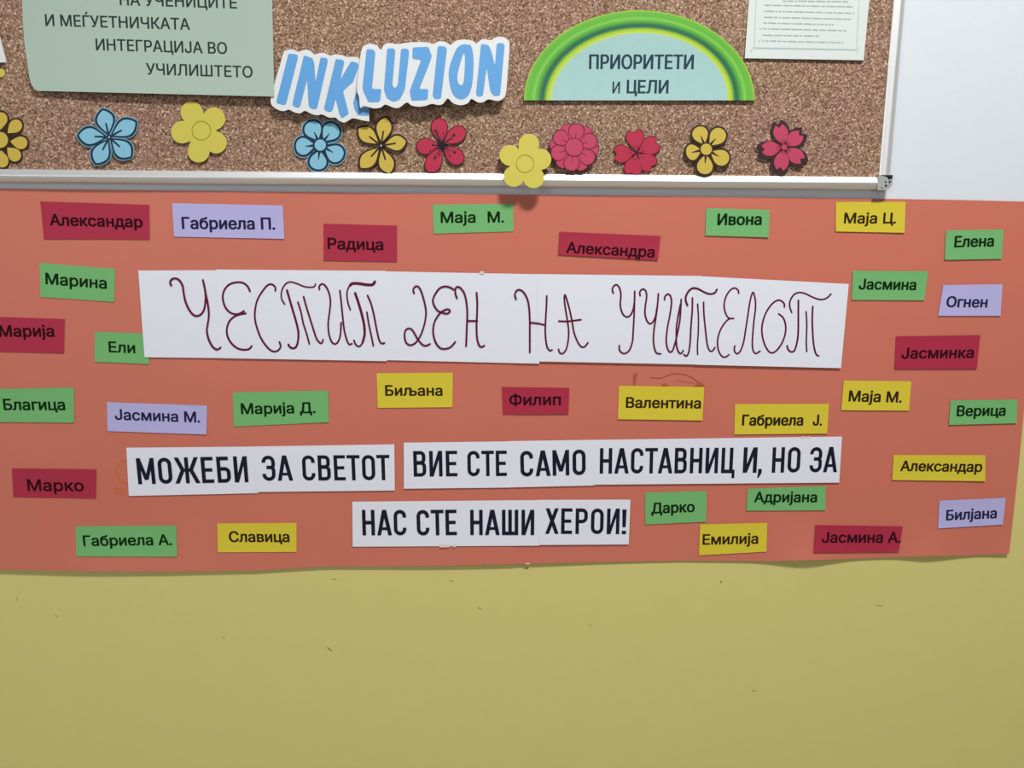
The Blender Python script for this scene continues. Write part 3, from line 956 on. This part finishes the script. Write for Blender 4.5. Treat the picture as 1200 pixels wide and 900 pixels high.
def arch_pt(s, t):
    rx, ry = 135.2 + (102.8 - 135.2) * s, 105.6 + (78.5 - 105.6) * s
    return AC[0] + rx * math.cos(math.pi * (1 - t)) + 2.5 * s * math.sin(math.pi * t), AC[1] - ry * math.sin(math.pi * t)


g = Geo()
NT = 64
mats_arch = [mat('arch_print_%d' % i, c, rough=0.4, spec=0.4, grain=0.0, k=0.72) for i, (s, c) in enumerate(ARCH)] + [mat('pale_teal_print', (170, 210, 207), k=0.72, rough=0.4, spec=0.4)]
ss = [s for s, c in ARCH] + [1.0]
for i in range(len(ARCH)):
    for k in range(NT):
        q = [arch_pt(ss[i], k / NT), arch_pt(ss[i], (k + 1) / NT), arch_pt(ss[i + 1], (k + 1) / NT), arch_pt(ss[i + 1], k / NT)]
        g.face([P(x, y, arch_off(x, y)) for x, y in q], i)
NS = 10
for i in range(NS):
    for k in range(NT):
        f = lambda s, t: (AC[0] + (arch_pt(1, t)[0] - AC[0]) * s, AC[1] + (arch_pt(1, t)[1] - AC[1]) * s)
        q = [f(1 - i / NS, k / NT), f(1 - i / NS, (k + 1) / NT), f(1 - (i + 1) / NS, (k + 1) / NT), f(1 - (i + 1) / NS, k / NT)]
        g.face([P(x, y, arch_off(x, y)) for x, y in (q if i < NS - 1 else q[:3])], len(ARCH))
rim = [arch_pt(0, k / NT) for k in range(NT + 1)]
for i in range(len(rim)):
    (x0, y0), (x1, y1) = rim[i - 1], rim[i]
    g.face([P(x0, y0, arch_off(x0, y0)), P(x1, y1, arch_off(x1, y1)), P(x1, y1, arch_off(x1, y1) - .0006), P(x0, y0, arch_off(x0, y0) - .0006)], 1)
arch_sign = tag(g.build('arch_sign', mats_arch), 'half-round sign with bright green rainbow border and pale teal middle', 'sign')
m_arch_ink = mat('dark_teal_ink', (22, 50, 66))
for w, b in ((('ПРИОРИТЕТИ', 690.2, 80.8, 812.8, 81, 16.0), .185), (('и', 717.6, 109.3, 726.4, 109.3, 17.4), .13), (('ЦЕЛИ', 734.2, 109.3, 783.2, 109.5, 14.8), .20)):
    g = Geo()
    write(g, *w, arch_off, bold=b, eps=0.0003)
    g.build('lettering', m_arch_ink, arch_sign)

# the white document with illegible small print
m_doc = mat('document_paper', (214, 222, 218), k=0.8, rough=0.6, grain=0.01)
m_doc_ink = mat('grey_small_print', (128, 134, 136))
m_doc_line = mat('thin_grey_border', (164, 176, 174))
doc_off = lambda x, y: CORK + 0.0012 + 0.0035 * max(0, (y + 60) / 130.0) ** 2


def doc_xy(u, v):
    y = -135 + v * (68.2 + 2.4 * u + 135)
    xl = 877.6 - y * 0.0715
    xr = 1018.7 - y * 0.0925
    return xl + u * (xr - xl), y


g = Geo()
g.sheet(doc_xy, 20, 30, doc_off, 0.0003)
doc = tag(g.build('document', m_doc, smooth=True), 'white document with thin border and tiny grey print at the board upper right', 'paper')
kd = 6.316
dl = [(300, 8, 785, 12), (165, 38, 812, 50), (165, 82, 825, 98), (160, 127, 797, 142), (155, 170, 672, 182), (152, 212, 775, 227), (150, 260, 580, 267), (145, 302, 748, 316)]
g = Geo()
dr = random.Random(3)
for x0, y0, x1, y1 in dl:
    x = x0
    while x < x1 - 8:
        wl = min(dr.choice((14, 26, 44, 58, 70)), x1 - x)
        xe = x + wl
        while x < xe:                              # small letter-like ticks
            y = y0 + (y1 - y0) * (x - x0) / (x1 - x0)
            hgt = dr.choice((7, 8, 8, 11))
            lw = dr.choice((3.0, 4.0, 5.0))
            g.poly(sc([(x, y - hgt / 2), (x + lw, y - hgt / 2), (x + lw, y + 5), (x, y + 5)], kd, 870, 0), doc_off, 0.0002)
            x += lw + 2.2
        x += 8
for y, x in ((305, 125), (215, 132)):
    g.disc(x / kd + 870, y / kd, 0.7, doc_off)
g.build('small_print', m_doc_ink, doc)
g = Geo()
for pl in ([(106, -300), (100, 50), (88, 352), (845, 366), (865, 0), (872, -300)], [(80, 345), (78, 362), (66, 372), (65, 388)], [(868, 340), (858, 366), (852, 380), (850, 395)],
           [(88, 358), (845, 372)]):
    for a, b in zip(pl, pl[1:]):
        g.ribbon(sc([a, b], kd, 870, 0), 0.8, doc_off, caps=False)
g.build('border_line', m_doc_line, doc)

# INKLUZION: two cut-out cards
m_card_w = mat('white_card', (218, 222, 224), k=0.8, rough=0.55, grain=0.01)
m_blue = mat('sky_blue_print', (94, 158, 215), k=0.8, rough=0.5, grain=0.05, scale=40)


def cut_card(name, label, origin, k, outline, letters, off):
    g = Geo()
    g.solid(smooth_loop(sc(outline, k, *origin), 3), off, 0.0006)
    o = tag(g.build(name, m_card_w), label, 'cut-out word', 'blue cut-out lettering on the board')
    for L in letters:
        g = Geo()
        if isinstance(L, tuple):
            g.poly(smooth_loop(sc(L[0], k, *origin), 3), off, 0.0003, [smooth_loop(sc(L[1], k, *origin), 3)])
        else:
            g.poly(sc(L, k, *origin), off, 0.0003)
        g.build('letter', m_blue, o)
    return o


def soft(pts, r=0.28):
    """cut each corner of a polygon a little so that the brush letters look round"""
    out = []
    n = len(pts)
    for i in range(n):
        a, b, c = pts[i - 1], pts[i], pts[(i + 1) % n]
        da, dc = math.dist(a, b), math.dist(b, c)
        ra, rc = min(r, 14 / da), min(r, 14 / dc)
        p, q = (b[0] + (a[0] - b[0]) * ra, b[1] + (a[1] - b[1]) * ra), (b[0] + (c[0] - b[0]) * rc, b[1] + (c[1] - b[1]) * rc)
        m = ((p[0] + q[0]) / 4 + b[0] / 2, (p[1] + q[1]) / 4 + b[1] / 2)
        out += [p, m, q]
    return out


ink_off = lambda x, y: CORK + 0.004 + 0.010 * (y - 56) / 84.0
cut_card('cutout_lettering', 'left white cut-out card with three slanted blue letters, lower than its neighbour', (310, 40), 8.571,
         [(190, 190), (225, 160), (290, 155), (340, 178), (375, 165), (420, 155), (465, 172), (505, 205), (545, 190), (600, 190), (665, 215), (710, 203), (775, 210), (830, 230),
          (880, 228), (960, 250), (1010, 400), (1050, 750), (1050, 800), (1052, 875), (1046, 876), (980, 865), (890, 845), (840, 870), (795, 888), (745, 865), (710, 838), (650, 838), (575, 805), (535, 815),
          (470, 800), (405, 770), (360, 795), (300, 785), (245, 758), (200, 772), (150, 765), (95, 735), (62, 690), (70, 610), (110, 460), (150, 330)],
         [soft([(240, 195), (325, 203), (337, 235), (215, 705), (185, 712), (122, 692), (120, 670)]),
          soft([(395, 212), (480, 240), (500, 290), (512, 480), (562, 233), (625, 240), (637, 270), (527, 750), (480, 755), (443, 725), (428, 460), (357, 728), (330, 740), (283, 720), (281, 690)]),
          soft([(715, 248), (792, 260), (800, 290), (762, 455), (868, 273), (930, 285), (947, 320), (890, 480), (788, 572), (847, 800), (775, 848), (750, 800), (715, 650), (682, 772), (650, 783), (603, 765), (598, 740)]),
          soft([(930, 550), (962, 556), (940, 620), (965, 745), (1049, 740), (1049, 820), (940, 815), (905, 760), (890, 690)])], ink_off)
luz_off = lambda x, y: CORK + 0.0085 + 0.012 * (y - 40) / 80.0 - 0.002 * (x - 410) / 200.0
cut_card('cutout_lettering', 'right white cut-out card with six blue letters, overlapping the lower slanted one', (410, 35), 6.0,
         [(80, 150), (95, 115), (140, 97), (190, 110), (218, 140), (240, 105), (285, 93), (330, 100), (400, 90), (480, 85), (545, 88), (590, 98), (630, 80), (680, 88), (710, 105), (750, 75),
          (810, 68), (865, 78), (890, 95), (930, 65), (990, 72), (1020, 55), (1065, 48), (1105, 65), (1122, 105), (1110, 300), (1098, 440), (1080, 480), (1040, 500), (975, 488), (940, 508),
          (900, 510), (855, 485), (830, 515), (780, 530), (725, 515), (688, 482), (655, 520), (620, 528), (575, 520), (530, 535), (480, 540), (430, 530), (400, 510), (350, 545), (310, 548),
          (250, 525), (220, 545), (170, 552), (125, 540), (95, 535), (72, 545), (65, 470), (50, 430), (55, 330), (72, 200)],
         [soft([(118, 133), (165, 138), (180, 160), (155, 415), (223, 415), (212, 507), (130, 510), (90, 420), (90, 385)]),
          soft([(262, 130), (310, 130), (320, 150), (298, 390), (318, 410), (337, 385), (360, 133), (402, 131), (418, 150), (387, 420), (350, 492), (305, 507), (258, 480), (239, 420)]),
          soft([(440, 123), (552, 118), (577, 185), (560, 235), (488, 415), (552, 415), (547, 492), (433, 499), (420, 430), (502, 210), (440, 205)]),
          soft([(618, 113), (670, 116), (683, 135), (641, 483), (600, 488), (581, 465)]),
          ([(800, 101), (760, 120), (732, 170), (703, 250), (695, 320), (708, 410), (738, 470), (790, 489), (837, 455), (862, 370), (870, 240), (864, 150), (847, 106), (826, 104)],
           [(800, 165), (772, 250), (755, 330), (764, 375), (782, 389), (798, 370), (806, 300), (809, 200)]),
          soft([(922, 98), (975, 106), (995, 150), (1020, 250), (1033, 93), (1077, 93), (1089, 110), (1056, 463), (1010, 465), (987, 430), (962, 265), (936, 462), (905, 472), (886, 455)])], luz_off)

# ------------------------------------------------------------------ paper flowers
def petal(cx, cy, ang, r0, r1, hw, style='leaf', n=26, grow=0.0):
    """outline of a petal pointing along ang (degrees, y down)"""
    ca, sa = math.cos(ang), math.sin(ang)
    r0, r1, hw = r0 - grow, r1 + grow, hw + grow
    pts = []
    L = r1 - r0
    for side in (1, -1):
        rng = range(n + 1) if side == 1 else range(n, -1, -1)
        for k in rng:
            t = k / n
            if style == 'leaf':
                w = hw * (math.sin(math.pi * t ** 1.35) ** 0.8 if t < 1 else 0) * (1.0 if t > .5 else 1.0)
            elif style == 'round':
                w = hw * (math.sqrt(max(0, 1 - ((t - 0.62) / 0.38) ** 2)) if t > 0.62 else math.sin(math.pi / 2 * t / 0.62) ** 1.2)
            elif style == 'oval':
                w = hw * math.sqrt(max(0, 1 - (2 * t - 1) ** 2))
            elif style == 'heart':
                w = hw * (math.sin(math.pi / 2 * min(1, t / 0.66)) ** 1.2 if t < 0.66 else 1 - 0.5 * ((t - 0.66) / 0.34) ** 2.5)
            else:                                  # notched tips
                w = hw * (math.sin(math.pi / 2 * min(1, t / 0.6)) ** 0.9 if t < 0.6 else 1 - 0.55 * ((t - 0.6) / 0.4) ** 2)
            r = r0 + L * t
            pts.append((cx + ca * r - sa * w * side, cy + sa * r + ca * w * side))
        if style in ('notch', 'heart') and side == 1:
            r = r1 - L * (0.16 if style == 'notch' else 0.12)
            pts.append((cx + ca * r, cy + sa * r))
    return [p for i, p in enumerate(pts) if math.dist(p, pts[i - 1]) > 1e-6]


def aim(c, tip):
    return math.atan2(tip[1] - c[1], tip[0] - c[0]), math.dist(c, tip)


def flower(label, c, petals, style, paper_m, ink_m, hw, line, off, r0=1.0, centre=None, vein=None, margin=0.0, back=None, core=8.0, extras=None):
    cx, cy = c
    allp = list(petals) + list(back or [])
    g = Geo()                                      # cut paper, solid
    for i, tip in enumerate(allp):
        a, r = aim(c, tip)
        g.solid(petal(cx, cy, a, min(r0, 1.0), r, hw, style, grow=margin), off, 0.0005, eps=-i * 1e-5)
    g.solid([(cx + core * math.cos(k * math.pi / 12), cy + core * math.sin(k * math.pi / 12)) for k in range(24)], off, 0.0005, eps=-2e-4)
    o = tag(g.build('paper_flower', ink_m if line and not margin else paper_m), label, 'paper flower', 'paper flowers along the board bottom')
    if line and margin:
        g = Geo()
        for i, tip in enumerate(allp):
            a, r = aim(c, tip)
            g.poly(petal(cx, cy, a, min(r0, 1.0), r, hw, style), off, 0.00015 + i * 1e-5)
        g.disc(cx, cy, core, off, 0.0001)
        g.build('outline', ink_m, o)
    if line:
        for lay, lst in ((0, back or []), (1, petals)):
            for i, tip in enumerate(lst):
                a, r = aim(c, tip)
                if back and lay:
                    g = Geo()
                    g.poly(petal(cx, cy, a, r0, r + 0.2, hw + 0.1, style), off, 0.00042)
                    g.build('outline', ink_m, o)
                g = Geo()
                g.poly(petal(cx, cy, a, r0 + line, r - line, hw - line, style), off, 0.0003 + lay * 0.0003)
                g.build('petal', paper_m, o)
    if vein:
        for i, tip in enumerate(petals):
            a, r = aim(c, tip)
            v0, v1, w0, w1 = vein
            g = Geo()
            g.ribbon([(cx + v0 * math.cos(a), cy + v0 * math.sin(a)), (cx + v1 * math.cos(a), cy + v1 * math.sin(a))], [w0, w1], off, 0.0009, caps=False)
            g.build('vein', ink_m, o)
    if centre:
        r, lw = centre
        if line:
            g = Geo()
            g.disc(cx, cy, r, off, 0.0010, 28)
            g.build('centre_ring', ink_m, o)
            g = Geo()
            g.disc(cx, cy, r - lw, off, 0.0012, 28)
            g.build('centre', paper_m, o)
        else:
            g = Geo()
            g.ribbon([(cx + r * math.cos(k * math.pi / 18), cy + r * math.sin(k * math.pi / 18)) for k in range(36)], lw, off, 0.0004, closed=True)
            g.build('centre_ring', ink_m, o)
    if extras:
        extras(o, off)
    return o


m_fy = mat('yellow_card_paper', (203, 192, 82), k=0.8, rough=0.65)
m_fg = mat('golden_paper', (202, 176, 74), k=0.8, rough=0.65)
m_fb = mat('light_blue_paper', (132, 190, 214), k=0.8, rough=0.65)
m_fp = mat('pink_red_paper', (190, 66, 98), k=0.8, rough=0.65)
m_fr = mat('crimson_paper', (182, 46, 75), k=0.8, rough=0.65)
m_lk_dark = mat('brown_black_line', (48, 30, 22))
m_lk_navy = mat('navy_line', (20, 44, 66))
m_lk_red = mat('dark_crimson_line', (88, 14, 38))
m_lk_blk = mat('black_card_border', (50, 30, 32))
m_lk_olive = mat('olive_line', (148, 132, 30))
m_dot = mat('pale_dot', (190, 190, 200))


def lift(c, base=0.0015, k=0.0):
    return lambda x, y: CORK + base + k * max(0, (y - c[1]) / 35.0 + 1) / 2


def dot_extra(c, r=1.0):
    def f(o, off):
        g = Geo()
        g.disc(c[0], c[1], r * 2.0, off, 0.0011)
        g.build('centre_ring', m_lk_navy if o.data.materials[0] is m_fb else m_lk_dark, o)
        g = Geo()
        g.disc(c[0], c[1], r, off, 0.0013)
        g.build('centre', m_dot, o)
    return f


c1 = (0.0, 164.0)
flower('golden many-petalled flower with thick dark outline cut by the left photo edge', c1,
       [(c1[0] + 35 * math.cos(math.radians(a)), c1[1] + 35 * math.sin(math.radians(a))) for a in (-87, -42, 8, 46, 84, 128, 173, 218)],
       'round', m_fg, m_lk_dark, 9.9, 2.5, lift(c1), r0=9.0, centre=(12.4, 3.0), core=15)
c2 = (127.8, 160.8)
flower('light blue flower with five pointed petals below the pale green poster', c2, [(120, 126.5), (161, 142), (155, 185), (111.2, 193.6), (89.6, 158.6)],
       'leaf', m_fb, m_lk_navy, 12.2, 2.9, lift(c2, 0.002, 0.003), vein=(2, 17, 2.4, 1.9), margin=0.8, core=3, extras=dot_extra(c2))
c3 = (236, 153)


def blobs(c, circles, off, label, ring_r, core=21):
    g = Geo()
    for i, (x, y, r) in enumerate(circles):
        a = math.atan2(y - c[1], x - c[0])
        d = math.dist(c, (x, y))
        pts = [(x + r * math.cos(a + t), y + r * math.sin(a + t)) for t in [math.radians(-100 + 200 * k / 22) for k in range(23)]]
        pts += [(c[0] + d * .45 * math.cos(a) - r * .8 * math.sin(a), c[1] + d * .45 * math.sin(a) + r * .8 * math.cos(a)),
                (c[0] + d * .45 * math.cos(a) + r * .8 * math.sin(a), c[1] + d * .45 * math.sin(a) - r * .8 * math.cos(a))]
        g.solid(pts, off, 0.0006, eps=-i * 1e-5)
    g.solid([(c[0] + core * math.cos(k * math.pi / 16), c[1] + core * math.sin(k * math.pi / 16)) for k in range(32)], off, 0.0006, eps=1e-5)
    o = tag(g.build('paper_flower', m_fy), label, 'paper flower', 'paper flowers along the board bottom')
    g = Geo()
    g.ribbon([(c[0] + ring_r * math.cos(k * math.pi / 18), c[1] + ring_r * math.sin(k * math.pi / 18)) for k in range(36)], 0.9, off, 0.0004, closed=True)
    g.build('centre_ring', m_lk_olive, o)
    return o


blobs(c3, [(224.6, 131.8, 13.0), (250.8, 139.2, 13.2), (253.2, 167.2, 12.6), (232.8, 177.6, 12.8), (213.6, 154.8, 13.2)], lift(c3, 0.002, 0.003),
      'plain yellow flower below the right half of the pale green poster', 11, core=17)
c4 = (375.3, 170)
flower('light blue flower with round petals and round centre under the slanted letters', c4, [(361.5, 140.6), (395.6, 144.4), (403.6, 186.2), (371.2, 201.2), (344, 172.4)],
       'round', m_fb, m_lk_navy, 12.6, 2.7, lift(c4, 0.002, 0.001), r0=3, centre=(8.6, 2.0), vein=(8, 17.5, 3.2, 0.6), margin=0.9, core=9)
c5 = (446.6, 170.6)
flower('golden flower with five long petals under the overlap of the blue letters', c5, [(452.2, 135.4), (478, 165.6), (457.2, 205.4), (421.2, 198.2), (418.6, 149.2)],
       'leaf', m_fg, m_lk_dark, 10.9, 2.3, lift(c5, 0.0025, 0.003), vein=(2, 17.5, 2.2, 1.8), core=3, extras=dot_extra(c5, 0.9))
c6 = (517.8, 169.8)


def burst(o, off):
    g = Geo()
    for k in range(24):
        a = 2 * math.pi * k / 24 + 0.1
        L = 7.0 if k % 2 else 4.8
        g.ribbon([c6, (c6[0] + L * math.cos(a), c6[1] + L * math.sin(a))], [2.0, 0.5], off, 0.0009 + k * 1e-5, caps=False)
    g.disc(c6[0], c6[1], 4.2, off, 0.0012)
    g.build('centre', m_hole, o)
    g = Geo()
    for dx, dy in ((-7.5, -16.5), (-5, -14), (2, -13.5), (14, -11.5), (12, -7.5), (15, 8.5), (9.5, 13), (-8, 15), (-3, 12), (-11, 0), (-13.5, 7), (-6, -12)):
        g.disc(c6[0] + dx, c6[1] + dy, 1.7 if (dx, dy) in ((-7.5, -16.5), (14, -11.5), (15, 8.5), (-8, 15)) else 1.0, off, 0.001)
        g.ribbon([(c6[0] + dx * .35, c6[1] + dy * .35), (c6[0] + dx, c6[1] + dy)], 0.6, off, 0.0009, caps=False)
    g.build('stamen', m_lk_blk, o)


flower('crimson flower with black burst centre and dotted petals', c6, [(513.2, 137.6), (545.4, 150.6), (542.5, 191), (502.2, 202.6), (487.4, 172.6)],
       'round', m_fr, m_lk_red, 10.2, 1.2, lift(c6, 0.002, 0.003), vein=(3, 12, 0.6, 0.5), core=4, extras=burst)
c7 = (615.3, 191.8)
off7 = lambda x, y: CORK + 0.0125 + 0.009 * (y - 165) / 55.0
blobs(c7, [(619.8, 168.8, 12.0), (597.6, 182.0, 12.2), (602.2, 206.6, 12.2), (625.4, 208.0, 12.4), (633.6, 186.6, 12.4)], off7,
      'plain yellow flower hanging over the bottom frame of the board', 10.3, core=16)
c8 = (672.8, 172.6)
flower('pink flower with two rings of rounded petals beside the overhanging yellow flower', c8,
       [(c8[0] + 29 * math.cos(math.radians(a)), c8[1] + 28.5 * math.sin(math.radians(a))) for a in (-82, -22, 37, 99, 160, 216)],
       'round', m_fp, m_lk_red, 9.6, 0.95, lift(c8, 0.006, 0.005), r0=5, centre=(11, 0.8), vein=(11, 17, 0.7, 0.5), core=20,
       back=[(c8[0] + 29.6 * math.cos(math.radians(a)), c8[1] + 29.6 * math.sin(math.radians(a))) for a in (-110, -52, 8, 68, 128, 188)])
c9 = (746.3, 179)


def speckle(o, off):
    g = Geo()
    for k in range(15):
        a = 2 * math.pi * k / 15 + 0.2
        r = (5.5, 8.0, 7.0)[k % 3]
        g.disc(c9[0] + r * math.cos(a), c9[1] + r * math.sin(a), 0.75, off, 0.0009, 8)
    g.disc(c9[0], c9[1], 1.4, off, 0.0009)
    g.build('stamen', m_lk_blk, o)


flower('crimson cherry blossom with notched petals and speckled centre', c9, [(743.0, 151.6), (772.0, 166.0), (766.4, 197.0), (739.4, 206.2), (719.0, 181.0)],
       'heart', m_fr, m_lk_red, 11.2, 1.0, lift(c9, 0.002, 0.002), core=4, extras=speckle)
c10 = (827.6, 174.9)
flower('yellow flower with dark outline and round centre between the two cherry blossoms', c10, [(816.4, 146.8), (849.2, 150.4), (855.4, 190.6), (825.2, 206.4), (802.0, 180.4)],
       'round', m_fg, m_lk_dark, 11.4, 2.2, lift(c10, 0.004, 0.005), r0=3, centre=(8.2, 1.6), vein=(8, 17, 3.0, 0.6), core=9)
c11 = (919, 172.5)


def blossom(o, off):
    for tip in [(913, 147.6), (937.8, 157.2), (939.6, 187.6), (914.3, 198), (894, 175)]:
        a, r = aim(c11, tip)
        g = Geo()
        g.poly(petal(c11[0], c11[1], a, 3.2, r + 1.5, 8.6, 'notch'), off, 0.0004)
        g.build('petal', m_fp, o)
        g = Geo()
        for da in (-0.28, 0, 0.28):
            g.ribbon([(c11[0] + 4 * math.cos(a + da), c11[1] + 4 * math.sin(a + da)), (c11[0] + 9 * math.cos(a + da), c11[1] + 9 * math.sin(a + da))], 0.5, off, 0.0006, caps=False)
        g.build('stamen', m_lk_red, o)
    g = Geo()
    g.disc(c11[0], c11[1], 4.0, off, 0.0007)
    g.build('centre_ring', m_lk_red, o)
    g = Geo()
    g.disc(c11[0], c11[1], 3.3, off, 0.0009)
    g.build('centre', m_fp, o)


flower('pink cherry blossom with wide black border near the board corner', c11, [(911.2, 141.2), (943.2, 153.6), (944.4, 193.0), (910.8, 205.4), (886.2, 178.2)],
       'notch', m_fp, m_lk_blk, 11.0, 0, lift(c11, 0.003, 0.003), core=5, extras=blossom).data.materials[0] = m_lk_blk

# scraps cut by the left edge of the photograph
g = Geo()
g.solid([(-120, -30), (-14, -30), (0, 43), (7.8, 73), (-3, 73.4), (-120, 70)], lambda x, y: CORK + 0.003 + 0.004 * max(0, (y + 30) / 100), 0.0005)
tag(g.build('paper_sign', m_card_w), 'corner of a white paper cut by the left photo edge beside the green poster', 'paper')
c12 = (-27.0, 88.0)
blobs(c12, [(0.8, 85.5, 5.0), (-22, 108, 12.5), (-42, 102, 12.5), (-42, 73, 12.5), (-22, 66, 11)], lift(c12, 0.0015, 0.001),
      'tip of a yellow flower showing at the left photo edge under the white paper', 10, core=16)
